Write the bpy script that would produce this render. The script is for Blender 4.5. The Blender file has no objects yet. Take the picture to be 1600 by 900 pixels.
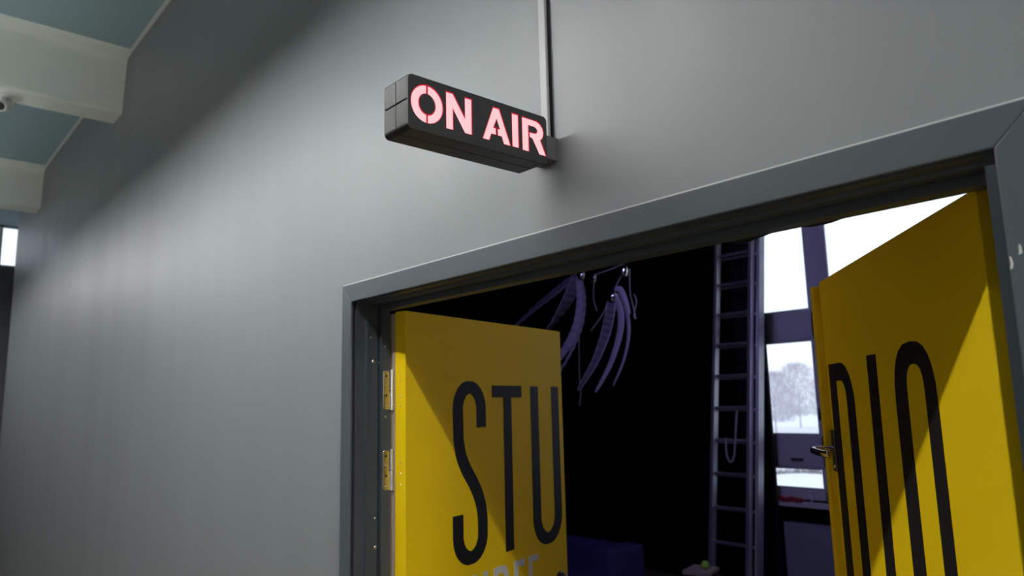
import bpy, bmesh, math, random
from mathutils import Vector, Matrix
from mathutils.geometry import tessellate_polygon

scene = bpy.context.scene
COL = scene.collection
PI = math.pi
H = 1.75                                   # eye height above the floor

# ------------------------------------------------------------------ camera
YAW, PITCH, ROLL = 0.8489, 0.1572, -0.0236
cam_d = bpy.data.cameras.new('camera')
cam = bpy.data.objects.new('camera', cam_d)
COL.objects.link(cam)
cy, sy = math.cos(YAW), math.sin(YAW)
cp, sp = math.cos(PITCH), math.sin(PITCH)
fwd = Vector((-sy * cp, cy * cp, sp))
r0 = Vector((cy, sy, 0))
u0 = r0.cross(fwd)
rgt = math.cos(ROLL) * r0 + math.sin(ROLL) * u0
upv = -math.sin(ROLL) * r0 + math.cos(ROLL) * u0
M = Matrix((rgt, upv, -fwd)).transposed().to_4x4()
M.translation = Vector((0, -1.2, H))
cam.matrix_world = M
cam_d.sensor_width = 36.0
cam_d.lens = 1150.96 / 1600 * 36
cam_d.clip_start = 0.02
cam_d.clip_end = 500
cam_d.dof.use_dof = True
cam_d.dof.focus_distance = 1.75
cam_d.dof.aperture_fstop = 4.0
scene.camera = cam

# ------------------------------------------------------------------ exposure and sky
vs = scene.view_settings
vs.view_transform = 'Standard'
vs.look = 'None'
vs.gamma = 1.0
vs.use_curve_mapping = False
vs.exposure = 0.0
SKY = 1.6
LAMP = 150.0
LAMP_FAR = 570.0
LAMP_UP = 8.0
STAGE = 70.0
world = bpy.data.worlds.new('overcast_sky')
scene.world = world
world.use_nodes = True
nt = world.node_tree
bg = nt.nodes['Background']
tc = nt.nodes.new('ShaderNodeTexCoord')
sep = nt.nodes.new('ShaderNodeSeparateXYZ')
ramp = nt.nodes.new('ShaderNodeValToRGB')
nt.links.new(tc.outputs['Generated'], sep.inputs[0])
nt.links.new(sep.outputs['Z'], ramp.inputs[0])
ramp.color_ramp.elements[0].color = (0.82, 0.88, 1.0, 1)
ramp.color_ramp.elements[1].color = (0.80, 0.87, 1.0, 1)
nt.links.new(ramp.outputs[0], bg.inputs[0])
bg.inputs[1].default_value = SKY


# ------------------------------------------------------------------ materials
def mat(name, col, rough=0.6, metal=0.0, spec=0.5, noise=None, bump=None, coat=0.0):
    """noise=(scale, amount, stretch) colour variation; bump=(scale, strength, distance)"""
    m = bpy.data.materials.new(name)
    m.use_nodes = True
    t = m.node_tree
    b = t.nodes['Principled BSDF']
    b.inputs['Base Color'].default_value = (*col, 1)
    b.inputs['Roughness'].default_value = rough
    b.inputs['Metallic'].default_value = metal
    b.inputs['Specular IOR Level'].default_value = spec
    b.inputs['Coat Weight'].default_value = coat
    if noise or bump:
        co = t.nodes.new('ShaderNodeTexCoord')
    if noise:
        mp = t.nodes.new('ShaderNodeMapping')
        mp.inputs['Scale'].default_value = noise[2]
        n = t.nodes.new('ShaderNodeTexNoise')
        n.inputs['Scale'].default_value = noise[0]
        n.inputs['Detail'].default_value = 4
        mx = t.nodes.new('ShaderNodeMix')
        mx.data_type = 'RGBA'
        mx.inputs['A'].default_value = (*[c * (1 - noise[1]) for c in col], 1)
        mx.inputs['B'].default_value = (*[min(1, c * (1 + noise[1])) for c in col], 1)
        t.links.new(co.outputs['Object'], mp.inputs[0])
        t.links.new(mp.outputs[0], n.inputs['Vector'])
        t.links.new(n.outputs['Fac'], mx.inputs['Factor'])
        t.links.new(mx.outputs['Result'], b.inputs['Base Color'])
    if bump:
        n2 = t.nodes.new('ShaderNodeTexNoise')
        n2.inputs['Scale'].default_value = bump[0]
        n2.inputs['Detail'].default_value = 3
        bp = t.nodes.new('ShaderNodeBump')
        bp.inputs['Strength'].default_value = bump[1]
        bp.inputs['Distance'].default_value = bump[2]
        t.links.new(co.outputs['Object'], n2.inputs['Vector'])
        t.links.new(n2.outputs['Fac'], bp.inputs['Height'])
        t.links.new(bp.outputs[0], b.inputs['Normal'])
    return m


def emit(name, col, strength):
    m = bpy.data.materials.new(name)
    m.use_nodes = True
    t = m.node_tree
    b = t.nodes['Principled BSDF']
    b.inputs['Base Color'].default_value = (*[c * 0.2 for c in col], 1)
    b.inputs['Emission Color'].default_value = (*col, 1)
    b.inputs['Emission Strength'].default_value = strength
    return m


def pane_glass(name):
    m = bpy.data.materials.new(name)
    m.use_nodes = True
    t = m.node_tree
    t.nodes.clear()
    out = t.nodes.new('ShaderNodeOutputMaterial')
    mx = t.nodes.new('ShaderNodeMixShader')
    fr = t.nodes.new('ShaderNodeFresnel')
    fr.inputs[0].default_value = 1.45
    tr = t.nodes.new('ShaderNodeBsdfTransparent')
    tr.inputs[0].default_value = (0.94, 0.96, 0.96, 1)
    gl = t.nodes.new('ShaderNodeBsdfGlossy')
    gl.inputs['Roughness'].default_value = 0.02
    t.links.new(fr.outputs[0], mx.inputs[0])
    t.links.new(tr.outputs[0], mx.inputs[1])
    t.links.new(gl.outputs[0], mx.inputs[2])
    t.links.new(mx.outputs[0], out.inputs[0])
    return m


M_WALL = mat('grey_wall_paint', (0.236, 0.263, 0.273), 0.40, spec=0.5, noise=(1.6, 0.05, (3.0, 3.0, 0.35)), bump=(260, 0.10, 0.002))
t = M_WALL.node_tree
co = t.nodes.new('ShaderNodeTexCoord')
mp = t.nodes.new('ShaderNodeMapping')
mp.inputs['Scale'].default_value = (2.4, 2.4, 0.16)
n = t.nodes.new('ShaderNodeTexNoise')
n.inputs['Scale'].default_value = 1.6
n.inputs['Detail'].default_value = 5
mr = t.nodes.new('ShaderNodeMapRange')
mr.inputs['From Min'].default_value = 0.3
mr.inputs['From Max'].default_value = 0.7
mr.inputs['To Min'].default_value = 0.43
mr.inputs['To Max'].default_value = 0.50
t.links.new(co.outputs['Object'], mp.inputs[0])
t.links.new(mp.outputs[0], n.inputs['Vector'])
t.links.new(n.outputs['Fac'], mr.inputs['Value'])
t.links.new(mr.outputs[0], t.nodes['Principled BSDF'].inputs['Roughness'])
M_BLACK = mat('black_studio_paint', (0.004, 0.004, 0.004), 0.85, spec=0.1, bump=(150, 0.1, 0.002))
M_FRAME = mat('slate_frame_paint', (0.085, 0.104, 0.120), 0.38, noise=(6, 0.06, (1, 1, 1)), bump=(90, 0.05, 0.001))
M_TOPSTRIP = mat('pale_strip', (0.52, 0.54, 0.54), 0.5)
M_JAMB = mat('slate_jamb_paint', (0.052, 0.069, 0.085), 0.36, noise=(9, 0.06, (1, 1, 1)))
M_YELLOW = mat('yellow_door_paint', (0.95, 0.655, 0.001), 0.6, spec=0.25, noise=(3, 0.03, (1, 1, 1)), bump=(180, 0.04, 0.001))
M_CORE = mat('raw_wood_edge', (0.42, 0.34, 0.25), 0.7, noise=(12, 0.15, (4, 4, 0.3)), bump=(60, 0.2, 0.002))
M_LETTER = mat('black_vinyl', (0.010, 0.010, 0.012), 0.55, spec=0.25)
M_WHITE_L = mat('white_vinyl', (0.70, 0.70, 0.68), 0.5)
M_STEEL = mat('zinc_steel', (0.74, 0.72, 0.68), 0.28, metal=1.0, noise=(30, 0.15, (1, 1, 1)))
M_CHROME = mat('brushed_chrome', (0.62, 0.60, 0.58), 0.2, metal=1.0)
M_DARKMETAL = mat('dark_metal', (0.10, 0.10, 0.11), 0.35, metal=1.0)
M_CEIL = mat('teal_grey_ceiling', (0.32, 0.46, 0.50), 0.8, noise=(1.2, 0.08, (1, 1, 1)), bump=(40, 0.1, 0.003))
M_BEAM = mat('pale_grey_concrete', (0.79, 0.87, 0.80), 0.75, noise=(2, 0.05, (1, 1, 1)), bump=(50, 0.12, 0.003))
M_TRIMW = mat('white_trim', (0.72, 0.74, 0.72), 0.6)
M_FLOOR = mat('brown_corridor_floor', (0.17, 0.125, 0.095), 0.45, noise=(4, 0.1, (1, 1, 1)))
M_OPP = mat('light_corridor_wall', (0.45, 0.46, 0.46), 0.7)
M_DARKWALL = mat('dark_grey_end_wall', (0.10, 0.115, 0.13), 0.6)
M_SIGN = mat('black_sign_plastic', (0.022, 0.022, 0.023), 0.42, spec=0.3, noise=(60, 0.2, (1, 1, 0.1)), bump=(120, 0.06, 0.0006))
M_SIGNEND = mat('black_ridged_plastic', (0.024, 0.026, 0.025), 0.36, spec=0.17, noise=(70, 0.25, (1, 1, 0.04)), bump=(90, 0.12, 0.0008))
M_BRACKET = mat('grey_ridged_plastic', (0.085, 0.088, 0.088), 0.4, noise=(80, 0.25, (1, 1, 0.04)))
M_SIGNFACE = mat('matt_black_face', (0.026, 0.026, 0.028), 0.5, bump=(600, 0.05, 0.0004))
M_LIT = emit('lit_pink_acrylic', (1.0, 0.50, 0.53), 1.10)
M_RIM = emit('lit_red_edge', (0.50, 0.002, 0.02), 1.0)
M_CONDUIT = mat('grey_cable_trunking', (0.40, 0.42, 0.42), 0.4)
M_LAMPBODY = mat('white_lamp_housing', (0.6, 0.6, 0.6), 0.5)
M_LAMP = emit('lamp_diffuser', (1.0, 0.99, 0.97), LAMP)
M_LAMP3 = emit('dim_lamp_diffuser', (1.0, 0.99, 0.97), LAMP * 0.46)
M_LAMPUP = emit('uplight_diffuser', (1.0, 0.985, 0.95), LAMP_UP)
M_LAMP2 = emit('bright_lamp_diffuser', (1.0, 0.99, 0.97), LAMP_FAR)
M_STAGE = emit('violet_stage_light', (0.45, 0.40, 1.0), STAGE)
M_WINFRAME = mat('grey_white_window_frame', (0.70, 0.70, 0.74), 0.45)
M_GLASS = pane_glass('window_glass')
M_SNOW = mat('snow', (0.82, 0.84, 0.88), 0.8, noise=(0.15, 0.1, (1, 1, 1)))
M_TWIG = mat('hazed_twigs', (0.60, 0.57, 0.62), 0.9)  # distance haze put into the twig colour as a pale lilac grey
M_HEDGE = mat('bare_hedge', (0.30, 0.28, 0.30), 0.9)
M_ALU = mat('ladder_aluminium', (0.62, 0.62, 0.66), 0.42, metal=0.85, noise=(20, 0.1, (1, 1, 0.2)))
M_CURTAIN = mat('dark_plum_curtain', (0.007, 0.004, 0.010), 0.9)
M_ROPE = mat('pale_rope', (0.42, 0.40, 0.44), 0.9)
M_RAD = mat('radiator_enamel', (0.34, 0.35, 0.40), 0.4)
M_SOFA = mat('blue_upholstery', (0.05, 0.05, 0.17), 0.9, bump=(200, 0.2, 0.002))
M_WOOD = mat('pale_stool_wood', (0.48, 0.38, 0.30), 0.55, noise=(6, 0.15, (1, 8, 1)))
M_WOODLEG = mat('dark_stool_wood', (0.10, 0.05, 0.04), 0.6)
M_BALL = mat('green_felt', (0.45, 0.85, 0.10), 0.8, bump=(300, 0.3, 0.002))
M_RED = mat('red_plastic', (0.42, 0.02, 0.05), 0.5)
M_PALE = mat('pale_plastic', (0.65, 0.68, 0.8), 0.5)
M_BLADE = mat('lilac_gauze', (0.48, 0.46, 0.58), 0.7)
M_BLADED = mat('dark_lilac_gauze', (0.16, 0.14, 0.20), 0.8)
M_SEAL = mat('black_rubber', (0.006, 0.006, 0.007), 0.4)
M_CHIP = mat('bare_white_primer', (0.62, 0.62, 0.58), 0.6)


# ------------------------------------------------------------------ helpers
def obj(name, bm, m, parent=None, smooth=False, bevel=0.0, seg=2):
    bmesh.ops.recalc_face_normals(bm, faces=bm.faces[:])
    me = bpy.data.meshes.new(name)
    bm.to_mesh(me)
    bm.free()
    ms = m if isinstance(m, (list, tuple)) else [m]
    for x in ms:
        me.materials.append(x)
    if smooth:
        for p in me.polygons:
            p.use_smooth = True
    o = bpy.data.objects.new(name, me)
    COL.objects.link(o)
    if parent:
        o.parent = parent
    if bevel:
        b = o.modifiers.new('bevel', 'BEVEL')
        b.width = bevel
        b.segments = seg
        b.limit_method = 'ANGLE'
        b.angle_limit = math.radians(40)
    return o


def tag(o, label, cat, group=None, kind=None):
    o['label'] = label
    o['category'] = cat
    if group:
        o['group'] = group
    if kind:
        o['kind'] = kind
    return o


def thing(name, label, cat, loc=(0, 0, 0), rz=0.0, group=None, kind=None):
    o = bpy.data.objects.new(name, None)
    o.empty_display_size = 0.05
    COL.objects.link(o)
    o.location = loc
    o.rotation_euler = (0, 0, rz)
    return tag(o, label, cat, group, kind)


def box(bm, x0, x1, y0, y1, z0, z1):
    vs_ = [bm.verts.new(p) for p in ((x0, y0, z0), (x1, y0, z0), (x1, y1, z0), (x0, y1, z0),
                                     (x0, y0, z1), (x1, y0, z1), (x1, y1, z1), (x0, y1, z1))]
    for f in ((0, 3, 2, 1), (4, 5, 6, 7), (0, 1, 5, 4), (1, 2, 6, 5), (2, 3, 7, 6), (3, 0, 4, 7)):
        bm.faces.new([vs_[i] for i in f])
    return bm


def nb():
    return bmesh.new()


def prism(bm, pts, fn, t0, t1, holes=()):
    """extrude the 2D outline pts (with holes) from t0 to t1; fn(a, b, t) -> 3D"""
    loops = [list(pts)] + [list(h) for h in holes]
    tri = tessellate_polygon([[Vector((a, b, 0)) for a, b in l] for l in loops])
    flat = [p for l in loops for p in l]
    lo = [bm.verts.new(fn(a, b, t0)) for a, b in flat]
    hi = [bm.verts.new(fn(a, b, t1)) for a, b in flat]
    for t in tri:
        for vv in (lo, hi):
            try:
                bm.faces.new([vv[i] for i in t])
            except ValueError:
                pass
    k = 0
    for l in loops:
        n = len(l)
        for i in range(n):
            a, b = k + i, k + (i + 1) % n
            bm.faces.new((lo[a], lo[b], hi[b], hi[a]))
        k += n
    return bm


def prism_ngon(bm, pts, fn, t0, t1):
    lo = [bm.verts.new(fn(a, b, t0)) for a, b in pts]
    hi = [bm.verts.new(fn(a, b, t1)) for a, b in pts]
    bm.faces.new(lo)
    bm.faces.new(hi)
    n = len(pts)
    for i in range(n):
        bm.faces.new((lo[i], lo[(i + 1) % n], hi[(i + 1) % n], hi[i]))
    return bm


def tube(bm, pts, r, n=8, caps=True):
    pts = [Vector(p) for p in pts]
    rs = r if isinstance(r, (list, tuple)) else [r] * len(pts)
    rings = []
    ref = None
    for i, p in enumerate(pts):
        d = (pts[min(i + 1, len(pts) - 1)] - pts[max(i - 1, 0)]).normalized()
        if ref is None:
            ref = Vector((0, 0, 1)) if abs(d.z) < 0.9 else Vector((1, 0, 0))
        a = d.cross(ref).normalized()
        b = d.cross(a).normalized()
        ref = a.cross(d)
        rings.append([bm.verts.new(p + rs[i] * (math.cos(2 * PI * k / n) * a + math.sin(2 * PI * k / n) * b)) for k in range(n)])
    for i in range(len(rings) - 1):
        for k in range(n):
            bm.faces.new((rings[i][k], rings[i][(k + 1) % n], rings[i + 1][(k + 1) % n], rings[i + 1][k]))
    if caps:
        bm.faces.new(rings[0][::-1])
        bm.faces.new(rings[-1])
    return bm


def ball(bm, c, r, seg=16):
    bmesh.ops.create_uvsphere(bm, u_segments=seg, v_segments=seg // 2, radius=r, matrix=Matrix.Translation(c))
    return bm


def arc(cx, cz, rx, rz, a0, a1, n=14):
    return [(cx + rx * math.cos(math.radians(a0 + (a1 - a0) * i / n)), cz + rz * math.sin(math.radians(a0 + (a1 - a0) * i / n))) for i in range(n + 1)]


def catmull(pts, n=8):
    out = []
    P = [pts[0]] + list(pts) + [pts[-1]]
    for i in range(1, len(P) - 2):
        p0, p1, p2, p3 = [Vector(q) for q in P[i - 1:i + 3]]
        for k in range(n):
            t = k / n
            out.append(0.5 * ((2 * p1) + (p2 - p0) * t + (2 * p0 - 5 * p1 + 4 * p2 - p3) * t * t + (3 * p1 - p0 - 3 * p2 + p3) * t ** 3))
    out.append(Vector(P[-2]))
    return out


def stroke(cl, wv, wh):
    """outline of a stroke along cl: wv thick where it runs vertically, wh where it runs level"""
    cl = [Vector(p) for p in cl]
    L, R = [], []
    for i, p in enumerate(cl):
        d = (cl[min(i + 1, len(cl) - 1)] - cl[max(i - 1, 0)]).normalized()
        n = Vector((-d.y, d.x))
        w = (wh + (wv - wh) * abs(d.y)) / 2
        L.append(tuple(p + n * w))
        R.append(tuple(p - n * w))
    return L + R[::-1]


S_ = 'structure'
# ------------------------------------------------------------------ the shell of the corridor
XL, XR, ZT, CW = -2.1756, -0.3046, H + 0.3503, 0.0603      # door opening and casing
ZC = 4.231                                                # ceiling
WY0, WY1 = 0.010, 0.140                                   # door wall
XEND = -10.06                                             # the wall's far corner
bm = nb()
prism_ngon(bm, [(XEND, 0), (XL - 0.03, 0), (XL - 0.03, ZT + 0.03), (XR + 0.03, ZT + 0.03), (XR + 0.03, 0), (8.0, 0), (8.0, ZC), (XEND, ZC)],
           lambda a, b, t: (a, t, b), WY0, WY1)
bm.faces.ensure_lookup_table()
for f in bm.faces:
    if all(abs(v.co.y - WY1) < 1e-5 for v in f.verts) and f.calc_center_median().x > -8:
        f.material_index = 1
tag(obj('wall_front', bm, [M_WALL, M_BLACK]), 'grey painted corridor wall around the double doorway', 'wall', kind=S_)

tag(obj('floor', box(nb(), -11.6, 8.0, -5.0, 5.2, -0.1, 0.0), M_FLOOR), 'brown floor of corridor and studio', 'floor', kind=S_)
tag(obj('ceiling', box(nb(), -11.6, 8.0, -5.2, 3.2, ZC, ZC + 0.12), M_CEIL), 'teal grey ceiling panels between the concrete beams', 'ceiling', kind=S_)
tag(obj('wall_opposite', box(nb(), -11.6, 8.1, -5.2, -5.0, 0, ZC), M_OPP), 'light grey wall across the corridor', 'wall', kind=S_)
tag(obj('wall_right', box(nb(), 8.0, 8.2, -5.0, 0.14, 0, ZC), M_OPP), 'light grey wall closing the near end of the corridor', 'wall', kind=S_)
# far end wall with a high band of window
bm = nb()
box(bm, -11.6, -11.4, -5.0, 3.2, 0, 3.68)
box(bm, -11.6, -11.4, -5.0, -4.0, 3.68, ZC)
box(bm, -11.6, -11.4, 2.0, 3.2, 3.68, ZC)
tag(obj('wall_end', bm, M_DARKWALL), 'dark grey wall at the far end of the corridor', 'wall', kind=S_)
bm = nb()
box(bm, XEND, XEND + 0.1, WY1, 3.2, 0, ZC)
box(bm, -11.4, XEND, 3.1, 3.2, 0, ZC)
tag(obj('wall_recess', bm, M_WALL), 'grey return wall beyond the corner of the corridor wall', 'wall', kind=S_)
w2 = thing('window_2', 'bright high window band at the far end of the corridor', 'window', (-11.5, -1.0, 3.9), kind=S_)
bm = nb()
for (a, b, c, d) in ((-3, 3, -0.22, -0.19), (-3, 3, 0.31, 0.33), (-3, -2.96, -0.22, 0.33), (2.96, 3, -0.22, 0.33), (-1.02, -0.98, -0.22, 0.33), (0.98, 1.02, -0.22, 0.33)):
    box(bm, -0.03, 0.03, a, b, c, d)
obj('window_frame', bm, M_TRIMW, w2)
obj('pane', box(nb(), -0.006, 0.0, -2.97, 2.97, -0.2, 0.32), M_GLASS, w2)


# ------------------------------------------------------------------ concrete beams under the ceiling
def beam(xt, label):
    bm = nb()
    zb = H + 2.08
    prof = [(xt + 0.15, ZC), (xt + 0.13, ZC - 0.008), (xt + 0.04, ZC - 0.018), (xt + 0.012, ZC - 0.03), (xt, ZC - 0.055)]
    prof += [(xt - 0.047, zb + 0.02), (xt - 0.055, zb + 0.004), (xt - 0.062, zb), (xt - 0.285, zb), (xt - 0.292, zb + 0.004), (xt - 0.30, zb + 0.02)]
    prof += [(xt - 0.345, ZC - 0.055), (xt - 0.357, ZC - 0.03), (xt - 0.385, ZC - 0.018), (xt - 0.475, ZC - 0.008), (xt - 0.495, ZC)]
    prism_ngon(bm, prof, lambda a, b, t: (a, t, b), -5.0, WY0 - 0.001)
    o = obj('ceiling_beam', bm, M_BEAM)
    return tag(o, label, 'beam', 'concrete ceiling beams', S_)


beam(-5.417, 'pale concrete beam nearer the sign, crossing under the ceiling')
beam(-8.538, 'farther pale concrete beam near the end of the grey wall')
beam(-2.296, 'pale concrete beam above the doorway, just out of view')
beam(0.825, 'pale concrete beam above the near end of the doorway, out of view')
bm = nb()
for a, b in ((-10.06, -9.04), (-8.385, -5.915), (-5.265, -2.795), (-2.145, 0.325)):
    box(bm, a, b, WY0 - 0.022, WY0 - 0.001, ZC - 0.012, ZC - 0.001)
tag(obj('trim_1', bm, M_TRIMW), 'thin white strip along the ceiling edge of the grey wall', 'trim', kind=S_)

# ------------------------------------------------------------------ the studio shell
SY = 5.2
bm = nb()
WX0, WX1, WZ0, WZ1 = -3.82, -0.95, H - 0.90, H + 2.15
box(bm, -8, WX0, SY, SY + 0.3, 0, ZC)
box(bm, WX1, 4.0, SY, SY + 0.3, 0, ZC)
box(bm, WX0, WX1, SY, SY + 0.3, 0, WZ0)
box(bm, WX0, WX1, SY, SY + 0.3, WZ1, ZC)
M_UNDER = mat('dark_grey_studio_paint', (0.02, 0.02, 0.025), 0.7)
tag(obj('wall_back', bm, M_BLACK), 'black far wall of the studio around the tall window', 'wall', kind=S_)
tag(obj('wall_left', box(nb(), -8.2, -8.0, WY1, SY + 0.3, 0, ZC), M_BLACK), 'black left wall of the dark studio', 'wall', kind=S_)
tag(obj('wall_side', box(nb(), 4.0, 4.2, WY1, SY + 0.3, 0, ZC), M_BLACK), 'black right wall of the dark studio', 'wall', kind=S_)
tag(obj('ceiling_studio', box(nb(), -8.0, 4.0, WY1, SY + 0.3, 4.08, 4.2), M_BLACK), 'black ceiling of the dark studio', 'ceiling', kind=S_)

# window in the studio
w1 = thing('window_1', 'tall bright window with grey frame in the far studio wall', 'window', (0, SY + 0.03, 0), kind=S_)
bm = nb()
FD0, FD1 = 0.0, 0.09
rz = H
for (a, b, c, d) in ((WX0, -3.74, WZ0, WZ1), (-3.215, -3.045, WZ0, WZ1), (WX1 - 0.12, WX1, WZ0, WZ1), (-3.74, WX1 - 0.12, WZ1 - 0.1, WZ1),
                     (-3.74, WX1 - 0.12, WZ0, rz - 0.815), (-3.74, WX1 - 0.12, rz - 0.615, rz - 0.338), (-3.74, WX1 - 0.12, rz + 0.53, rz + 0.79)):
    box(bm, a, b, FD0, FD1, c, d)
obj('window_frame', bm, M_WINFRAME, w1, bevel=0.008)
bm = nb()
for (x0, x1) in ((-3.74, -3.215), (-3.045, WX1 - 0.12)):
    for (z0, z1) in ((rz - 0.815, rz - 0.615), (rz - 0.338, rz + 0.53), (rz + 0.79, WZ1 - 0.1)):
        p = obj('pane', box(nb(), x0 - 0.005, x1 + 0.005, 0.045, 0.051, z0 - 0.005, z1 + 0.005), M_GLASS, w1)
        g = nb()
        gs = 0.022
        for (a, b, c, d) in ((x0, x0 + gs, z0, z1), (x1 - gs, x1, z0, z1), (x0 + gs, x1 - gs, z0, z0 + gs), (x0 + gs, x1 - gs, z1 - gs, z1)):
            box(g, a, b, 0.015, 0.04, c, d)
        obj('glazing_bead', g, M_WINFRAME, p, bevel=0.006)
bm.free()
obj('window_sill', box(nb(), WX0 - 0.03, WX1 + 0.03, -0.17, 0.0, WZ0 - 0.045, WZ0 - 0.01), M_TRIMW, w1, bevel=0.006)
bm = nb()
box(bm, -3.50, -3.47, -0.02, 0.0, rz - 0.56, rz - 0.535)
box(bm, -3.50, -3.38, -0.035, -0.02, rz - 0.555, rz - 0.535)
obj('window_handle', bm, M_DARKMETAL, w1, bevel=0.004)
bm = nb()
box(bm, -3.205, -3.185, -0.02, 0.0, rz - 0.20, rz - 0.12)
box(bm, -3.20, -3.19, -0.035, -0.02, rz - 0.19, rz - 0.09)
obj('window_latch', bm, M_DARKMETAL, w1, bevel=0.003)

# ------------------------------------------------------------------ outside the window
tag(obj('ground', box(nb(), -260, 60, SY + 0.5, 300, -1.6, -1.5), M_SNOW), 'snow covered ground outside the studio window', 'snow', kind=S_)


def tree(x, y, h, w, seed, label):
    rnd = random.Random(seed)
    t = thing('bare_tree', label, 'tree', (x, y, -1.5), 0, 'winter trees outside the window')
    bm = nb()
    tube(bm, [(0, 0, 0), (0.05, 0, h * 0.35), (0, 0.05, h * 0.7)], [0.10, 0.07, 0.03], 6)
    for k in range(9):
        a = rnd.uniform(0, 2 * PI)
        z = h * rnd.uniform(0.25, 0.6)
        e = Vector((math.cos(a) * w * 0.4, math.sin(a) * w * 0.4, z + h * 0.28))
        tube(bm, [(0, 0, z), e * 0.55 + Vector((0, 0, z * 0.40)), e], [0.03, 0.02, 0.012], 5)
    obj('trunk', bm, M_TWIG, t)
    bm = nb()
    for k in range(5200):
        a, r, zz = rnd.uniform(0, 2 * PI), math.sqrt(rnd.random()), rnd.random()
        rr = w * 0.5 * r * math.sqrt(max(0.02, 1 - (2 * zz - 0.9) ** 2 / 1.3))
        p = Vector((math.cos(a) * rr, math.sin(a) * rr, h * (0.18 + 0.82 * zz)))
        d = Vector((p.x, p.y, w * 0.35)).normalized() + Vector((rnd.uniform(-.5, .5), rnd.uniform(-.5, .5), rnd.uniform(-.2, .5)))
        d *= rnd.uniform(0.25, 0.6)
        s = Vector((-d.y, d.x, 0)).normalized() * 0.016
        u = Vector((0, 0, 0.016))
        v = [bm.verts.new(q) for q in (p - s, p + s, p + u, p + d)]
        bm.faces.new((v[0], v[1], v[3]))
        bm.faces.new((v[1], v[2], v[3]))
        bm.faces.new((v[2], v[0], v[3]))
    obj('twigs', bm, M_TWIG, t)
    return t


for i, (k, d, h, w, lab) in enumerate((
        (0.0, 75, 5.6, 5.0, 'haze-tinted bare tree at the left of the lower window pane'),
        (2.6, 88, 6.9, 5.5, 'tallest haze-tinted bare tree in the middle of the lower window pane'),
        (5.6, 77, 5.9, 4.8, 'haze-tinted bare tree at the right of the lower window pane'),
        (-3.4, 84, 6.0, 5.5, 'haze-tinted bare tree behind the edge of the curtain'),
        (8.6, 86, 6.5, 5.5, 'haze-tinted bare tree partly behind the window mullion'))):
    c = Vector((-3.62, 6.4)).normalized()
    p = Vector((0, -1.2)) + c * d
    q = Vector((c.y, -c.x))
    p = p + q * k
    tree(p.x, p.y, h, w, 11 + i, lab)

def hedge(d, k0, k1, h, seed, label):
    rnd = random.Random(seed)
    c = Vector((-3.62, 6.4)).normalized()
    q = Vector((c.y, -c.x))
    bm = nb()
    for k in range(900):
        u = rnd.uniform(k0, k1)
        p2 = Vector((0, -1.2)) + c * (d + 0.5 * math.sin(u * 1.7) + rnd.uniform(-0.15, 0.15)) + q * u
        p = Vector((p2.x, p2.y, -1.5))
        e = p + Vector((rnd.uniform(-.12, .12), rnd.uniform(-.12, .12), h * rnd.uniform(0.5, 1.1)))
        w = Vector((q.x, q.y, 0)) * 0.012
        v = [bm.verts.new(x) for x in (p - w, p + w, p + Vector((0.012, 0.012, 0.0)), e)]
        bm.faces.new((v[0], v[1], v[3]))
        bm.faces.new((v[1], v[2], v[3]))
        bm.faces.new((v[2], v[0], v[3]))
    return tag(obj('hedge', bm, M_HEDGE), label, 'hedge')


hedge(35.0, -2.5, 4.0, 0.28, 5, 'thin bare grey hedge across the snow, seen through the small lower pane')
# ------------------------------------------------------------------ corridor lamps (a row of linear fittings above the picture)
for xc in (6.9, 5.34, 2.35, -1.88, -3.44, -5.00, -6.56, -8.12, -9.68):
    x0 = xc + 0.75
    LAMP_Y, LAMP_Z = (-1.20, H + 1.82) if xc > 1 else (-1.03, H + 1.46)
    t = thing('linear_light', 'white linear ceiling lamp hung along the corridor above the doors', 'lamp', (x0 - 0.75, LAMP_Y, LAMP_Z), 0, 'linear lamps in a row under the beams')
    bm = nb()
    box(bm, -0.74, 0.74, -0.045, 0.045, 0.012, 0.06)
    obj('housing', bm, M_LAMPBODY, t, bevel=0.006)
    for a, b in ((-0.045, -0.022), (0.022, 0.045)):
        obj('side_skirt', box(nb(), -0.74, 0.74, a, b, 0.001, 0.0118), M_LAMPBODY, t)
    obj('diffuser', box(nb(), -0.73, 0.73, -0.02, 0.02, -0.001, 0.0115), M_LAMP2 if xc > 1 else (M_LAMP if xc > -4 else M_LAMP3), t)
    if xc < 1:
        obj('uplight_diffuser', box(nb(), -0.70, 0.70, -0.03, 0.03, 0.0602, 0.064), M_LAMPUP, t)
    for s in (-0.5, 0.5):
        obj('suspension_rod', tube(nb(), [(s, 0, 0.06), (s, 0, ZC - LAMP_Z)], 0.004, 6), M_STEEL, t)

# ------------------------------------------------------------------ door frame
fr = thing('door_frame', 'slate grey painted frame around the yellow double doors', 'door frame', (0, 0, 0), kind=S_)
K = 0.095                                                  # right casing is a little wider
TH = WY0
bm = nb()
prism_ngon(bm, [(XL - CW, 0), (XL, 0), (XL, ZT), (XL - CW, ZT + CW)], lambda a, b, t: (a, t, b), 0.0, TH - 0.0005)
obj('casing', bm, M_FRAME, fr, bevel=0.0025)
bm = nb()
prism_ngon(bm, [(XL - CW, ZT + CW), (XL, ZT), (XR, ZT), (XR + CW, ZT + CW)], lambda a, b, t: (a, t, b), 0.0, TH - 0.0005)
obj('casing', bm, M_FRAME, fr, bevel=0.0025)
bm = nb()
prism_ngon(bm, [(XR, 0), (XR + CW, 0), (XR + CW, ZT + CW), (XR, ZT)], lambda a, b, t: (a, t, b), 0.0, TH - 0.0005)
obj('casing', bm, M_FRAME, fr, bevel=0.0025)
bm = nb()
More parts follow.
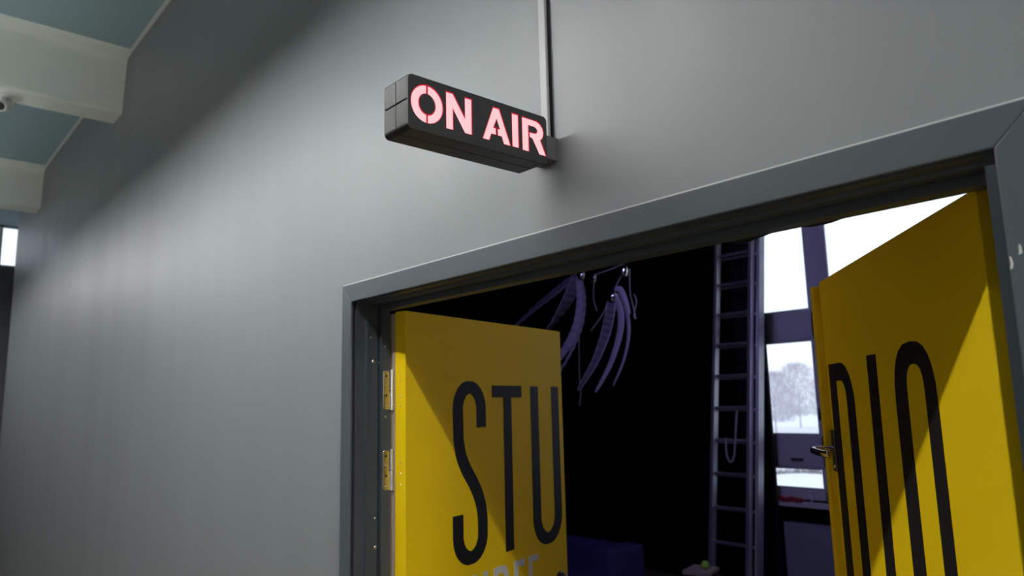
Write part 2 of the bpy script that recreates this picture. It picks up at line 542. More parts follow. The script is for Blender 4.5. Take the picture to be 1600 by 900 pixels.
box(bm, XL - CW - 0.002, XR + CW + 0.0, 0.0055, WY0 - 0.0004, ZT + CW + 0.0001, ZT + CW + 0.0042)
o = obj('top_strip', bm, M_TOPSTRIP, fr)  # thin pale strip along the top edge of the casing
o['label'] = 'pale thin line along the top of the casing'
PROF = [(0.0, -0.028), (0.0, -0.002), (0.011, -0.002), (0.012, -0.012), (0.018, -0.012), (0.020, 0.001), (0.055, 0.001), (0.0565, 0.008),
        (0.0645, 0.008), (0.066, 0.004), (0.100, 0.004), (0.101, -0.004), (0.108, -0.004), (0.110, 0.014), (0.142, 0.016), (0.142, -0.028)]
PROFY = [(max(y, 0.0105), p) for y, p in PROF]
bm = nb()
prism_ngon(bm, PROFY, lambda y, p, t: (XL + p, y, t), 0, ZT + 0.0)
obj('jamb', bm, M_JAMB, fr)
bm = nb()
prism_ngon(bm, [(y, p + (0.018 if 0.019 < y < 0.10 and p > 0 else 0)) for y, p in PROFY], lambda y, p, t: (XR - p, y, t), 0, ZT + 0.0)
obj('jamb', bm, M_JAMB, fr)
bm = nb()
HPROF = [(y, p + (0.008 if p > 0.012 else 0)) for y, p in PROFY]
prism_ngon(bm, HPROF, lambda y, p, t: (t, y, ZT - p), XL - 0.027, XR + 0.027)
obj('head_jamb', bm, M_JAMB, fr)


def screw(parent, c, axis, r=0.0045, m=None):
    c = Vector(c)
    a = Vector(axis).normalized()
    bm = nb()
    tube(bm, [c - a * 0.001, c + a * 0.0008, c + a * 0.0022], [r, r, r * 0.55], 12)
    return obj('screw', bm, m or M_STEEL, parent, smooth=False)


for y, z, r in ((0.086, 1.905, 0.0065), (0.105, 1.90, 0.003), (0.074, 1.985, 0.003), (0.122, 1.955, 0.003), (0.125, 1.72, 0.004), (0.094, 1.395, 0.003), (0.096, 1.305, 0.006)):
    screw(fr, (XL + (0.004 if y < 0.108 else 0.015), y, z), (1, 0, 0), r)
# chips in the paint of the right-hand jamb
for pts in (([(0, 0), (0.004, 0.002), (0.006, 0.010), (0.004, 0.022), (0.001, 0.024), (0.002, 0.012)], 0.0005, 0.171),
            ([(0, 0), (0.006, 0.003), (0.005, 0.016), (0.002, 0.02)], 0.013, 0.190)):
    bm = nb()
    prism(bm, [(XR + pts[1] + a * 0.8 + 0.001, H + pts[2] + b * 0.8) for a, b in pts[0]], lambda a, b, t: (a, t, b), -0.0006, 0.0006)
    o = obj('paint_chip', bm, M_CHIP, fr)
    o['label'] = 'bare white paint chip'
# limp black sealing strip under the head
bm = nb()
sx = [(-0.835, 0.331), (-0.81, 0.320), (-0.782, 0.3215), (-0.754, 0.3265), (-0.70, 0.3335), (-0.66, 0.326), (-0.62, 0.3255), (-0.572, 0.3315), (-0.482, 0.3355), (-0.40, 0.3335), (-0.36, 0.335)]
low = [(p.x, p.y + H - 0.002) for p in catmull([(a, b, 0) for a, b in sx], 5)]
top = [(low[-1][0], ZT - 0.020), (low[0][0], ZT - 0.020)]
prism(bm, low + top, lambda a, b, t: (a, t, b), 0.143, 0.1455)
o = obj('seal_strip', bm, M_SEAL, fr)
o['label'] = 'wavy black rubber strip hanging under the door head'


# ------------------------------------------------------------------ the door leaves
def leaf_letters(door, sgn, shapes, m, name):
    """shapes: (char, outline, holes) in (distance from the hinge edge, height above the eye)"""
    for ch, out, holes in shapes:
        bm = nb()
        prism(bm, [(a, b) for a, b in out], lambda a, b, t: (sgn * a, t, H + b), -0.0012, 0.0004, holes)
        o = obj(name, bm, m, door)
        o['label'] = ('black' if m is M_LETTER else 'white') + ' letter ' + ch


def racetrack(s0, s1, z0, z1, n=12, sq=2.6):
    cx = (s0 + s1) / 2
    rx = (s1 - s0) / 2
    ry = rx * 1.25
    pts = []
    for (cz, a0) in ((z1 - ry, 0), (z0 + ry, 180)):
        for i in range(n + 1):
            a = math.radians(a0 + 180 * i / n)
            c, s = math.cos(a), math.sin(a)
            pts.append((cx + rx * math.copysign(abs(c) ** (2 / sq), c), cz + ry * math.copysign(abs(s) ** (2 / sq), s)))
    return pts


def dshape(sa, sb, z0, z1, r):
    """flat at sa, rounded towards sb"""
    d = 1 if sb > sa else -1
    pts = [(sa, z0), (sa, z1)]
    pts += [(sb - d * r + d * r * math.sin(t), z1 - 1.15 * r * (1 - math.cos(t))) for t in [i * PI / 2 / 10 for i in range(11)]]
    pts += [(sb - d * r + d * r * math.cos(t), z0 + 1.15 * r * (1 - math.sin(t))) for t in [i * PI / 2 / 10 for i in range(11)]]
    return pts


def rect(a, b, c, d):
    return [(a, c), (b, c), (b, d), (a, d)]


# left leaf: swung just past square to the wall
LA = math.radians(105.1)
LL, LH = 1.043, H + 0.324
d1 = thing('door_1', 'left yellow door leaf with black letters STU, hinged to the slate jamb', 'door', (-2.1, 0.165, 0), LA, kind=S_)
obj('panel', box(nb(), 0, LL, 0, 0.046, 0.012, LH), M_YELLOW, d1, bevel=0.002)
bm = nb()
box(bm, 0.004, LL - 0.02, 0.0462, 0.087, 0.012, LH - 0.006)
o = obj('core', bm, M_CORE, d1, bevel=0.002)
o['label'] = 'unpainted wooden rear half of the door edge'
obj('rear_skin', box(nb(), 0.011, LL - 0.02, 0.0872, 0.091, 0.012, LH - 0.006), M_LETTER, d1)
Sc = [(0.424, -0.081), (0.424, -0.02)] + arc(0.353, -0.012, 0.0715, 0.080, 0, 180, 16) + [(0.2825, -0.05), (0.283, -0.10)]
Sc += [tuple(p.xy) for p in catmull([(0.284, -0.12, 0), (0.297, -0.175, 0), (0.325, -0.225, 0), (0.365, -0.275, 0), (0.398, -0.325, 0), (0.418, -0.375, 0), (0.424, -0.42, 0)], 5)]
Sc += [(0.424, -0.455)] + arc(0.350, -0.462, 0.0740, 0.078, 0, -180, 16)[1:] + [(0.276, -0.43), (0.276, -0.384)]
Uc = [(0.8065, 0.075), (0.8065, -0.42)] + arc(0.892, -0.465, 0.0855, 0.0905, 180, 360, 16) + [(0.9775, -0.42), (0.9775, 0.075)]
T = [(0.497, 0.076), (0.497, 0.030), (0.575, 0.030), (0.572, -0.558), (0.629, -0.558), (0.631, 0.030), (0.708, 0.030), (0.708, 0.076)]
leaf_letters(d1, 1, [('S', stroke(Sc, 0.060, 0.046), ()), ('T', T, ()), ('U', stroke(Uc, 0.062, 0.046), ())], M_LETTER, 'black_letter')
zt3, zb3 = -0.603, -0.86
Rr = [(0.489, zt3), (0.556, zt3), (0.574, zt3 - 0.008), (0.584, zt3 - 0.03), (0.584, zt3 - 0.10), (0.572, zt3 - 0.125), (0.588, zb3), (0.560, zb3), (0.545, zt3 - 0.135), (0.516, zt3 - 0.135), (0.516, zb3), (0.489, zb3)]
Rh = [(0.516, zt3 - 0.025), (0.516, zt3 - 0.112), (0.548, zt3 - 0.112), (0.557, zt3 - 0.1), (0.557, zt3 - 0.035), (0.548, zt3 - 0.025)]


def E_(a, b):
    w = 0.027
    m_ = (zt3 + zb3) / 2
    return [(a, zt3), (b, zt3), (b, zt3 - 0.025), (a + w, zt3 - 0.025), (a + w, m_ + 0.012), (b - 0.01, m_ + 0.012), (b - 0.01, m_ - 0.012), (a + w, m_ - 0.012),
            (a + w, zb3 + 0.025), (b, zb3 + 0.025), (b, zb3), (a, zb3)]


Hh = [(0.355, zt3), (0.382, zt3), (0.382, -0.72), (0.423, -0.72), (0.423, zt3), (0.450, zt3), (0.450, zb3), (0.423, zb3), (0.423, -0.745), (0.382, -0.745), (0.382, zb3), (0.355, zb3)]
T3 = [(0.235, zt3), (0.330, zt3), (0.330, zt3 - 0.025), (0.296, zt3 - 0.025), (0.296, zb3), (0.269, zb3), (0.269, zt3 - 0.025), (0.235, zt3 - 0.025)]
leaf_letters(d1, 1, [('T', T3, ()), ('H', Hh, ()), ('R', Rr, (Rh,)), ('E', E_(0.626, 0.702), ()), ('E', E_(0.730, 0.806), ())], M_WHITE_L, 'white_letter')
# round black lock rosette near the leading edge
bm = nb()
tube(bm, [(0.972, 0.0, H - 0.735), (0.972, -0.010, H - 0.735), (0.972, -0.012, H - 0.735)], [0.030, 0.030, 0.026], 24)
tube(bm, [(0.972, -0.010, H - 0.735), (0.972, -0.030, H - 0.735), (0.972, -0.032, H - 0.735)], [0.017, 0.016, 0.013], 20)
o = obj('lock_rosette', bm, M_DARKMETAL, d1)
o['label'] = 'round dark lock rosette'
# screw heads along the yellow edge
for z in (1.84, 1.785, 1.755, 1.57, 1.535, 1.50):
    screw(d1, (0.0, 0.022, z), (-1, 0, 0), 0.003)


# hinges: plates lie on the jamb, knuckles between jamb and leaf (given in the leaf's own frame)
def to_leaf(p):
    q = Matrix.Rotation(-LA, 3, 'Z') @ (Vector((p[0], p[1], 0)) - Vector((-2.1, 0.165, 0)))
    return Vector((q.x, q.y, p[2]))


for z0, z1 in ((H - 0.006, H + 0.123), (H - 0.268, H - 0.140)):
    px = XL + 0.0165
    bm = nb()
    outl = [(0.114, z0 + 0.006), (0.120, z0), (0.145, z0), (0.145, z0 + 0.058), (0.1375, z0 + 0.060), (0.1375, z1 - 0.006), (0.134, z1), (0.118, z1), (0.114, z1 - 0.006)]
    prism(bm, outl, lambda a, b, t: to_leaf((t, a, b)), px - 0.001, px + 0.0025)
    hg = obj('hinge', bm, M_STEEL, d1, bevel=0.0008)
    hg['label'] = 'zinc hinge plate'
    bm = nb()
    c = Vector((px - 0.001, 0.1480))
    tube(bm, [to_leaf((c.x, c.y, z0 - 0.002)), to_leaf((c.x, c.y, z0 + 0.062))], 0.0090, 14)
    tube(bm, [to_leaf((c.x, c.y, z0 + 0.064)), to_leaf((c.x, c.y, z1 + 0.004))], 0.0090, 14)
    obj('knuckle', bm, M_STEEL, hg, smooth=False)
    for k, f in enumerate((0.10, 0.36, 0.62, 0.86)):
        s = screw(hg, to_leaf((px + 0.003, 0.1255, z0 + f * (z1 - z0))), to_leaf((1, 0, 0)) - to_leaf((0, 0, 0)), 0.0042, M_DARKMETAL if k % 2 else M_STEEL)

# right leaf: half open
RA = math.radians(130.6 - 180)
RL, RH = 0.985, H + 0.338
d2 = thing('door_2', 'right yellow door leaf with black letters DIO and a lever handle', 'door', (-0.38, 0.165, 0), RA, kind=S_)
obj('panel', box(nb(), -RL, 0, 0, 0.046, 0.012, RH), M_YELLOW, d2, bevel=0.002)
obj('overlap_strip', box(nb(), -RL - 0.030, -RL - 0.0004, -0.019, 0.030, 0.012, RH - 0.012), M_YELLOW, d2, bevel=0.003)
obj('core', box(nb(), -RL + 0.0005, -0.010, 0.0462, 0.087, 0.012, RH - 0.006), M_YELLOW, d2, bevel=0.002)
obj('rear_skin', box(nb(), -RL - 0.02, -0.011, 0.0875, 0.091, 0.012, RH - 0.006), M_LETTER, d2)
Ic = [(0.558, 0.098), (0.622, 0.098), (0.632, -0.54), (0.570, -0.54)]
leaf_letters(d2, -1, [('D', dshape(0.958, 0.748, -0.54, 0.093, 0.10), (dshape(0.896, 0.812, -0.495, 0.045, 0.042),)),
                      ('I', Ic, ()),
                      ('O', racetrack(0.237, 0.455, -0.56, 0.111), (racetrack(0.293, 0.386, -0.513, 0.064),))], M_LETTER, 'black_letter')
hz = H - 0.146
obj('handle_plate', box(nb(), -0.982, -0.952, -0.006, 0.0, hz - 0.062, hz + 0.055), M_DARKMETAL, d2, bevel=0.004)
bm = nb()
tube(bm, catmull([(-0.967, -0.004, hz), (-0.967, -0.035, hz), (-0.965, -0.055, hz - 0.001), (-0.948, -0.064, hz - 0.002), (-0.90, -0.066, hz - 0.003), (-0.84, -0.064, hz - 0.004), (-0.82, -0.056, hz - 0.004)], 6),
     0.0095, 14)
o = obj('lever_handle', bm, M_CHROME, d2, smooth=True)
o['label'] = 'polished metal lever'
bm = nb()
tube(bm, [(-0.967, -0.006, hz - 0.045), (-0.967, -0.010, hz - 0.045)], [0.008, 0.007], 14)
obj('key_cylinder', bm, M_CHROME, d2)
for z, m in ((H + 0.09, M_DARKMETAL), (H + 0.035, M_DARKMETAL), (H + 0.165, M_STEEL)):
    screw(d2, (0.0, 0.026, z), (1, 0, 0), 0.004, m)

# ------------------------------------------------------------------ ON AIR sign
SX, SY0, SZ0, SLEN, SHT, STH = -1.187, -0.4224, H + 0.5535, 0.388, 0.1165, 0.090
sg = thing('on_air_sign', 'black light box sign reading ON AIR in lit red letters, sticking out over the doors', 'sign', (SX, SY0, SZ0))
# body in four moulded quarters with seams between them
for (x0, x1) in ((-STH, -STH / 2 - 0.0004), (-STH / 2 + 0.0004, -0.004)):
    for (z0, z1) in ((0, SHT * 0.535 - 0.0012), (SHT * 0.535 + 0.0012, SHT)):
        bm = nb()
        r = 0.012
        lo, hi = z0 < 0.01, z0 > 0.01
        if lo:
            pr = [(0.0 + r - r * math.sin(t), z0 + r - r * math.cos(t)) for t in [i * PI / 2 / 5 for i in range(6)]]
            pr += [(0.0, z1), (SLEN, z1)]
            pr += [(SLEN - r + r * math.cos(t), z0 + r - r * math.sin(t)) for t in [i * PI / 2 / 5 for i in range(6)]]
        else:
            rr = 0.006
            pr = [(0.0, z0), (0.0, z1 - rr), (rr * 0.3, z1 - rr * 0.3), (rr, z1), (SLEN - r, z1)]
            pr += [(SLEN - r + r * math.sin(t), z1 - r + r * math.cos(t)) for t in [i * PI / 2 / 5 for i in range(1, 6)]]
            pr += [(SLEN, z0)]
        prism_ngon(bm, pr, lambda a, b, t: (t, a, b), x0, x1)
        for f in bm.faces:
            if f.calc_center_median().y < 0.02:
                f.material_index = 1
        obj('housing_quarter', bm, [M_SIGN, M_SIGNEND], sg, bevel=0.0012)
obj('inner_core', box(nb(), -STH + 0.004, -0.006, 0.004, SLEN - 0.004, 0.004, SHT - 0.004), M_SIGNFACE, sg)
r = 0.011
face = []
for (cx, cz, a0) in ((SLEN - r, SHT - r, 0), (r, SHT - r, 90), (r, r, 180), (SLEN - r, r, 270)):
    face += arc(cx, cz, r, r, a0, a0 + 90, 6)
bm = nb()
prism(bm, face, lambda a, b, t: (t, a, b), -0.0038, 0.0)
obj('face_panel', bm, M_SIGNFACE, sg, bevel=0.0006)


def mm(l):
    return [(a / 1000, b / 1000) for a, b in l]


def half_ring(a0, a1, cx, gap):
    """half of the O, cut straight at x = gap"""
    co, cz, rxo, rzo, rxi, rzi = 46.0, 59.4, 38.8, 39.6, 21.8, 23.6
    s = 1 if gap > co else -1
    def pts(rx, rz):
        ac = math.degrees(math.asin((gap - co) / rx))
        return [(co + rx * math.sin(math.radians(t)), cz + rz * math.cos(math.radians(t))) for t in [ac + (180 * s - 2 * ac) * i / 24 for i in range(25)]]
    return pts(rxo, rzo) + pts(rxi, rzi)[::-1]


LET = {
    'O': [half_ring(0, 0, 0, 43.6), half_ring(0, 0, 0, 48.4)],
    'N': [[(95.2, 20.5), (95.2, 99.8), (111.5, 99.8), (144.8, 50.5), (144.8, 99.4), (161.2, 99.4), (161.2, 21.4), (144.6, 21.4), (111.3, 70.5), (111.3, 20.8)]],
    'A': [[(193.5, 21.2), (223.5, 98.2), (231.5, 98.4), (239.6, 98.4), (270.9, 21.2), (253.6, 21.0), (247.4, 37.4), (236.2, 37.4), (236.2, 51.2), (243.0, 51.2), (233.2, 77.0), (221.6, 51.2), (229.4, 51.2), (229.4, 37.4), (216.4, 37.4), (209.8, 21.0)]],
    'I': [[(279.0, 21.6), (279.0, 98.2), (296.0, 98.2), (296.0, 21.6)]],
    'R': [[(309.8, 20.2), (309.8, 97.6), (347, 97.6)] + arc(347, 73.4, 27.8, 24.2, 90, -52, 14) + [(381.0, 20.0), (362.5, 20.0), (341.5, 54.0), (332.5, 56.6), (332.5, 66.0), (345, 66.2)]
          + arc(345, 75.0, 12.4, 8.8, -90, 90, 10) + [(327.2, 83.8), (327.2, 20.2)]],
}


def grow(pts, d):
    """offset a closed outline outwards by d"""
    n = len(pts)
    ar = sum(pts[i][0] * pts[(i + 1) % n][1] - pts[(i + 1) % n][0] * pts[i][1] for i in range(n))
    s = 1 if ar > 0 else -1
    out = []
    for i in range(n):
        p0, p1, p2 = Vector(pts[i - 1]), Vector(pts[i]), Vector(pts[(i + 1) % n])
        a, b = (p1 - p0), (p2 - p1)
        if a.length < 1e-6 or b.length < 1e-6:
            out.append(tuple(p1))
            continue
        a.normalize()
        b.normalize()
        n1, n2 = Vector((a.y, -a.x)) * s, Vector((b.y, -b.x)) * s
        m_ = n1 + n2
        if m_.length < 0.2:
            m_ = n1
        m_.normalize()
        k = d / max(0.45, m_.dot(n1))
        out.append(tuple(p1 + m_ * k))
    return out


for ch, polys in LET.items():
    bm = nb()
    for pl in polys:
        prism(bm, mm(pl), lambda a, b, t: (t, a, b), 0.0002, 0.0012)
    lo = obj('lit_letter', bm, M_LIT, sg)
    lo['label'] = 'glowing pink red letter ' + ch
    bm = nb()
    for pl in polys:
        prism(bm, [(a + 0.0012, b + 0.0016) for a, b in mm(grow(pl, 1.8))], lambda a, b, t: (t, a, b), 0.0, 0.0006)
    ro = obj('letter_rim', bm, M_RIM, lo)
    ro['label'] = 'glowing red edge of the letter'
# bracket to the wall
bm = nb()
box(bm, -0.074, -0.008, SLEN + 0.0005, WY0 - 0.0005 - SY0, 0.020, 0.078)
obj('wall_bracket', bm, M_BRACKET, sg, bevel=0.002)

# cable trunking up the wall
bm = nb()
box(bm, -1.236, -1.213, -0.004, WY0 - 0.0005, SZ0 + 0.079, 3.9)
tr = obj('cable_trunking', bm, M_CONDUIT, bevel=0.002)
obj('black_tube', tube(nb(), [(-1.2095, 0.006, SZ0 + 0.079), (-1.2095, 0.006, 3.9)], 0.0033, 8), M_SEAL, tr, smooth=True)  # thin black tube along the right side of the trunking
tag(tr, 'thin grey cable trunking running up the wall above the sign', 'trunking')
bm = nb()

# small camera under the nearer beam
sc = thing('security_camera', 'small white camera with black lens under the nearer beam', 'camera', (-5.60, -0.66, H + 2.08))
tube(bm, [(0, 0, 0), (0, 0, -0.012)], [0.05, 0.045], 20)
obj('mount', bm, M_TRIMW, sc)
obj('arm', tube(nb(), [(0, 0, -0.01), (0, 0, -0.04), (0.01, 0.0, -0.06)], 0.014, 10), M_TRIMW, sc)
dcam = Vector((0.62, -0.35, -0.33)).normalized()
c0 = Vector((0.0, 0.0, -0.07))
bm = nb()
tube(bm, [c0 - dcam * 0.07, c0 - dcam * 0.068, c0 + dcam * 0.045, c0 + dcam * 0.05], [0.030, 0.036, 0.038, 0.034], 20)
obj('camera_body', bm, M_TRIMW, sc)
bm = nb()
tube(bm, [c0 + dcam * 0.049, c0 + dcam * 0.053], [0.027, 0.025], 20)
o = obj('lens', bm, M_SEAL, sc)
o['label'] = 'black lens'


# ------------------------------------------------------------------ inside the studio
# extension ladder leaning on the far wall
ld = thing('extension_ladder', 'tall aluminium extension ladder leaning beside the curtain', 'ladder', (-3.6, 4.24, 0), 0)
LEAN = 0.15


def lp(x, z, y=0.0):
    return Vector((x + 3.6, LEAN * z + y, z))


def stile(x0, x1, y0, y1, z0, z1):
    """a C-shaped rail with thin flanges"""
    bm = nb()
    t = 0.006
    for (a, b, c, d) in ((x0, x1, y0, y0 + t), (x0, x1, y1 - t, y1), (x1 - t, x1, y0 + t, y1 - t)):
        vs_ = [bm.verts.new(lp(x, z, y)) for z in (z0, z1) for (x, y) in ((a, c), (b, c), (b, d), (a, d))]
        for f in ((0, 3, 2, 1), (4, 5, 6, 7), (0, 1, 5, 4), (1, 2, 6, 5), (2, 3, 7, 6), (3, 0, 4, 7)):
            bm.faces.new([vs_[i] for i in f])
    return bm


Z0, Z1 = 0.03, 3.9
obj('stile', stile(-3.825, -3.797, 0.0, 0.06, Z0, Z1), M_ALU, ld)
obj('stile', stile(-3.475, -3.445, 0.0, 0.06, Z0, Z1), M_ALU, ld)
obj('stile', stile(-3.87, -3.845, 0.065, 0.14, Z0, Z1 - 0.3), M_ALU, ld)
obj('stile', stile(-3.43, -3.400, 0.065, 0.15, Z0, Z1 - 0.3), M_ALU, ld)
for k in range(13):
    z = 0.288 + 0.2785 * k
    bm = nb()
    tube(bm, [lp(-3.80, z, 0.03), lp(-3.472, z, 0.03)], 0.014, 8)
    obj('rung', bm, M_ALU, ld)
    bm = nb()
    tube(bm, [lp(-3.85, z - 0.02, 0.105), lp(-3.397, z - 0.02, 0.105)], 0.013, 8)
    obj('rung', bm, M_ALU, ld)
rp = nb()
loop = [lp(-3.57, 1.66, -0.002), lp(-3.575, 1.5, -0.006), lp(-3.578, 1.36, -0.008), lp(-3.585, 1.27, -0.01), lp(-3.615, 1.225, -0.012), lp(-3.65, 1.27, -0.012), lp(-3.665, 1.36, -0.01), lp(-3.675, 1.405, -0.004), lp(-3.68, 1.42, 0.02)]
tube(rp, catmull([p + Vector((-3.6, 4.24, 0)) for p in loop], 6), 0.009, 8)
tag(obj('rope', rp, M_ROPE, smooth=True), 'pale rope hanging in a loop from a ladder rung', 'rope')

# curtain gathered at the left of the window
bm = nb()
CX0, CX1, CY = -3.86, -3.575, 5.02
N = 64
rows = [0.06, 0.5, 1.2, 2.0, 2.8, 3.5, 4.05]
grid = []
for z in rows:
    row = []
    for i in range(N + 1):
        u = i / N
        sw = 1.0 + 0.09 * (1 - z / 4.05)
        x = CX0 + (CX1 - CX0) * (0.5 + (u - 0.5) * sw) + 0.012 * (1 - z / 4.05)
        row.append(bm.verts.new((x, CY + 0.045 * math.sin(u * 2 * PI * 7 + 0.3 * z) + 0.012 * math.sin(u * 41), z)))
    grid.append(row)
for j in range(len(rows) - 1):
    for i in range(N):
        bm.faces.new((grid[j][i], grid[j][i + 1], grid[j + 1][i + 1], grid[j + 1][i]))
cur = obj('curtain', bm, M_CURTAIN, smooth=True)
sm = cur.modifiers.new('solid', 'SOLIDIFY')
sm.thickness = 0.004
tag(cur, 'dark plum curtain gathered between the ladder and the bright window', 'curtain')

# radiator under the window
rd = thing('radiator', 'flat grey panel radiator under the studio window', 'radiator', (-2.55, 5.098, 0))
bm = nb()
box(bm, -1.0, 1.0, -0.02, 0.0, 0.12, H - 1.10)
obj('front_panel', bm, M_RAD, rd, bevel=0.006)
bm = nb()
for i in range(40):
    box(bm, -0.98 + i * 0.05, -0.975 + i * 0.05, 0.002, 0.05, 0.14, H - 1.12)
obj('fins', bm, M_RAD, rd)
obj('top_grille', box(nb(), -1.0, 1.0, -0.02, 0.06, H - 1.10, H - 1.085), M_RAD, rd, bevel=0.003)
obj('rear_panel', box(nb(), -1.0, 1.0, 0.052, 0.07, 0.12, H - 1.10), M_RAD, rd, bevel=0.005)
for s in (-0.8, 0.8):
    obj('bracket', box(nb(), s - 0.015, s + 0.015, 0.05, 0.10, 0.2, 0.55), M_RAD, rd)
    obj('foot', box(nb(), s - 0.02, s + 0.02, 0.0, 0.05, 0.0, 0.14), M_RAD, rd)

# things on the sill
bm = nb()
pts = []
ZS = WZ0 - 0.010
for k in range(9):
    t = k / 8
    pts.append((-3.60 + 0.26 * t, 5.09 + 0.012 * math.sin(k * 2.1), ZS + 0.026 + 0.006 * math.sin(k * 1.7)))
tube(bm, pts, [0.012, 0.024, 0.026, 0.022, 0.026, 0.024, 0.026, 0.020, 0.010], 10)
tag(obj('red_pouch', bm, M_RED, smooth=True), 'red soft pouch lying on the sill below the small lower pane', 'pouch')
bm = nb()
tube(bm, [(-3.31, 5.10, ZS + 0.008), (-3.28, 5.07, ZS + 0.008), (-3.27, 5.09, ZS + 0.03), (-3.31, 5.12, ZS + 0.085)], [0.008, 0.009, 0.008, 0.006], 8)
tag(obj('clip', bm, M_PALE), 'pale plastic clip standing on the window sill', 'clip')

# stool with a green ball
st = thing('wooden_stool', 'low wooden stool with a green ball on its pale seat', 'stool', (-3.465, 3.68, 0), math.radians(14))
obj('seat', box(nb(), -0.10, 0.10, -0.12, 0.12, 0.468, 0.498), M_WOOD, st, bevel=0.006)
for a in (-0.075, 0.075):
    for b in (-0.09, 0.09):
        obj('leg', box(nb(), a - 0.02, a + 0.02, b - 0.02, b + 0.02, 0, 0.4675), M_WOODLEG, st, bevel=0.003)
bm = nb()
box(bm, -0.054, 0.054, -0.10, -0.085, 0.40, 0.46)
obj('apron', bm, M_WOODLEG, st)
bm = nb()
ball(bm, Vector((-3.43, 3.69, 0.498 + 0.030)), 0.030, 24)
tag(obj('ball', bm, M_BALL, smooth=True), 'bright green ball on the wooden stool', 'ball')

# blue armchair in the dark
ac = thing('blue_armchair', 'dark blue upholstered armchair in the dark behind the left door', 'armchair', (-4.55, 3.75, 0))
obj('armrest', box(nb(), 0.33, 0.51, -0.45, -0.02, 0.05, 0.60), M_SOFA, ac, bevel=0.02, seg=4)
obj('armrest', box(nb(), -0.95, -0.77, -0.45, -0.02, 0.05, 0.60), M_SOFA, ac, bevel=0.02, seg=4)
obj('seat', box(nb(), -0.765, 0.325, -0.47, -0.20, 0.05, 0.40), M_SOFA, ac, bevel=0.03, seg=4)
obj('backrest', box(nb(), -0.765, 0.325, -0.195, -0.02, 0.05, 0.585), M_SOFA, ac, bevel=0.03, seg=4)
for a in (-0.86, 0.42):
    for b in (-0.40, -0.08):
        obj('foot', box(nb(), a - 0.03, a + 0.03, b - 0.03, b + 0.03, 0, 0.05), M_WOODLEG, ac)

# violet stage light of the studio, hung above and behind the doorway (out of the picture)
sl = thing('stage_light', 'violet stage light hung from the studio ceiling above the doorway, out of view', 'lamp', (-1.75, 0.50, 3.75))
obj('clamp_rod', tube(nb(), [(0, 0, 0.2), (0, 0, 0.329)], 0.012, 10), M_DARKMETAL, sl)
AIM = (Vector((-3.25, 5.2, 2.0)) - Vector((-1.75, 0.50, 3.75))).normalized()
AX = AIM.cross(Vector((0, 0, 1))).normalized()
AU = AX.cross(AIM)


def aimed(name, m, x0, x1, y0, y1, z0, z1, bevel=0.0):
    bm = box(nb(), x0, x1, y0, y1, z0, z1)
    for v in bm.verts:
        v.co = AX * v.co.x + AIM * v.co.y + AU * v.co.z
    return obj(name, bm, m, sl, bevel=bevel)


aimed('housing', M_SEAL, -0.24, 0.24, -0.10, 0.04, -0.16, 0.16, 0.01)
aimed('lamp_face', M_STAGE, -0.22, 0.22, 0.0405, 0.046, -0.14, 0.14)
for x in (-0.255, 0.245):
    aimed('yoke_arm', M_DARKMETAL, x, x + 0.01, -0.05, -0.01, -0.02, 0.23)
aimed('yoke_bar', M_DARKMETAL, -0.2445, 0.2445, -0.05, -0.01, 0.205, 0.23)

# ------------------------------------------------------------------ hanging wing ornaments
def blade(parent, path, w0, m, side, ribs=0):
    """a curved tapering vane of gauze on a thin edge batten"""
    P = catmull(path, 7)
    n = len(P)
    bm = nb()
    side = Vector(side)
    rows = []
    for i, p in enumerate(P):
        t = i / (n - 1)
        d = (P[min(i + 1, n - 1)] - P[max(i - 1, 0)]).normalized()
        s = (side - d * side.dot(d)).normalized()
        nrm = d.cross(s)
        w = w0 * (0.35 + 0.65 * math.sin(PI * min(1, t * 1.6 + 0.12) / 2)) * (1 - t) ** 0.55 + 0.006
        row = []
        for k in range(7):
            q = k / 6 - 0.5
            row.append(bm.verts.new(p + s * (q * w) + nrm * (0.22 * w * (0.25 - q * q) + (0.004 * (-1) ** i if ribs else 0))))
        rows.append(row)
    for i in range(n - 1):
        for k in range(6):
            bm.faces.new((rows[i][k], rows[i][k + 1], rows[i + 1][k + 1], rows[i + 1][k]))
    edges = [[v.co.copy() for v in (r[0] for r in rows)], [v.co.copy() for v in (r[6] for r in rows)]]
    o = obj('vane', bm, m, parent, smooth=not ribs)
    sm = o.modifiers.new('solid', 'SOLIDIFY')
    sm.thickness = 0.003
    for e in edges:
        b2 = nb()
        tube(b2, e, 0.004, 6)
        obj('batten', b2, M_BLADE, o, smooth=True)
    return o


OY = 3.0
OK_ = 1.0


def op(x, z, dy=0.0):
    return (x * OK_, -1.2 + (OY + dy + 1.2) * OK_, H + z * OK_)


def ornament(name, label, spots, vanes, cords, ax, az):
    t = thing(name, label, 'ornament', (0, 0, 0), 0, 'hanging wing ornaments')
    for (path, w, m, side, ribs) in vanes:
        blade(t, [op(*p) for p in path], w, m, side, ribs)
    for (x, z, r) in spots:
        bm = nb()
        tube(bm, [op(x - 0.02, z - 0.045), op(x - 0.012, z - 0.03), op(x, z), op(x + 0.008, z + 0.03)], [r, r * 1.05, r * 0.8, r * 0.4], 14)
        obj('metal_fitting', bm, M_CHROME, t, smooth=True)
    for c in cords:
        obj('cord', tube(nb(), catmull([op(*p) for p in c], 6), 0.004, 6), M_ROPE, t, smooth=True)
    obj('hanging_wire', tube(nb(), [op(ax, az), op(ax + 0.01, (4.079 - H) / OK_)], 0.003, 6), M_DARKMETAL, t)
    return t


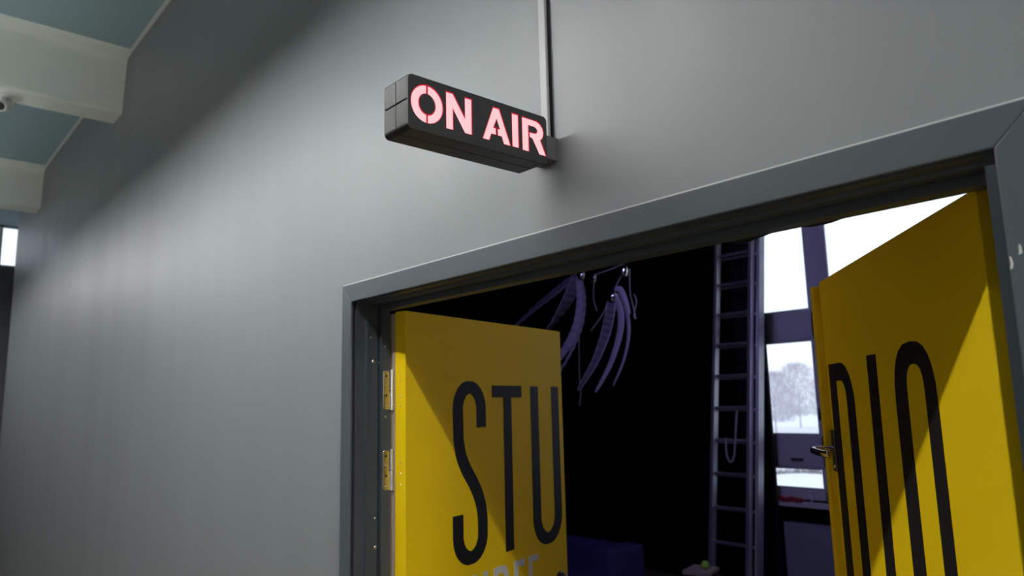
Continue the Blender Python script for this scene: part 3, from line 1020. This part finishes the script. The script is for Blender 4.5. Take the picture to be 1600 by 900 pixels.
OK_ = 1.10
ornament('wing_ornament', 'lilac vaned wing ornament hanging beside the top of the left door',
         [(-3.93, 1.01, 0.030), (-3.80, 0.96, 0.018)],
         [([(-3.97, 0.99), (-3.955, 0.80), (-4.02, 0.58), (-4.20, 0.38), (-4.42, 0.24)], 0.10, M_BLADE, (1, 0.2, 0.2), 1),
          ([(-3.96, 1.0), (-3.92, 0.82), (-3.96, 0.60), (-4.10, 0.38), (-4.27, 0.20)], 0.06, M_BLADE, (1, -0.3, 0.1), 1),
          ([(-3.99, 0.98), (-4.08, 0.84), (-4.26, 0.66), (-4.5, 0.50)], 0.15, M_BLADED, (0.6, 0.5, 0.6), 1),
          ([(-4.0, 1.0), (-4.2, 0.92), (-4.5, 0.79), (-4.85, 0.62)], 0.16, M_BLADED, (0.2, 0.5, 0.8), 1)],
         [[(-3.98, 0.80), (-3.99, 0.5), (-4.0, 0.2), (-3.99, 0.1), (-4.01, -0.02)], [(-3.80, 0.96), (-3.82, 0.80), (-3.79, 0.70)]], -3.93, 1.03)
OK_ = 1.0
ornament('wing_ornament', 'lilac vaned wing ornament hanging in the middle of the open doorway',
         [(-3.50, 0.98, 0.034), (-3.62, 0.80, 0.036)],
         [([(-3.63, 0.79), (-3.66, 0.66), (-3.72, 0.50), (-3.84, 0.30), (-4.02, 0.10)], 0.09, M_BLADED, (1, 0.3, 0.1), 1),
          ([(-3.60, 0.79), (-3.555, 0.66), (-3.575, 0.50), (-3.68, 0.28), (-3.84, 0.08)], 0.085, M_BLADE, (1, -0.2, 0.1), 0),
          ([(-3.56, 0.82), (-3.505, 0.70), (-3.485, 0.52), (-3.54, 0.32), (-3.66, 0.12)], 0.055, M_BLADE, (1, -0.5, 0.1), 0),
          ([(-3.60, 0.84), (-3.545, 0.83), (-3.50, 0.74), (-3.47, 0.64)], 0.04, M_BLADE, (1, 0.1, 0.5), 0)],
         [[(-3.45, 0.97), (-3.455, 0.80), (-3.43, 0.68), (-3.415, 0.60), (-3.43, 0.63), (-3.40, 0.72), (-3.42, 0.78)], [(-3.66, 0.80), (-3.72, 0.68), (-3.86, 0.55)],
          [(-3.50, 0.96), (-3.56, 0.90), (-3.60, 0.84)], [(-3.80, 0.98), (-3.62, 1.0), (-3.50, 1.02)]], -3.50, 1.0)
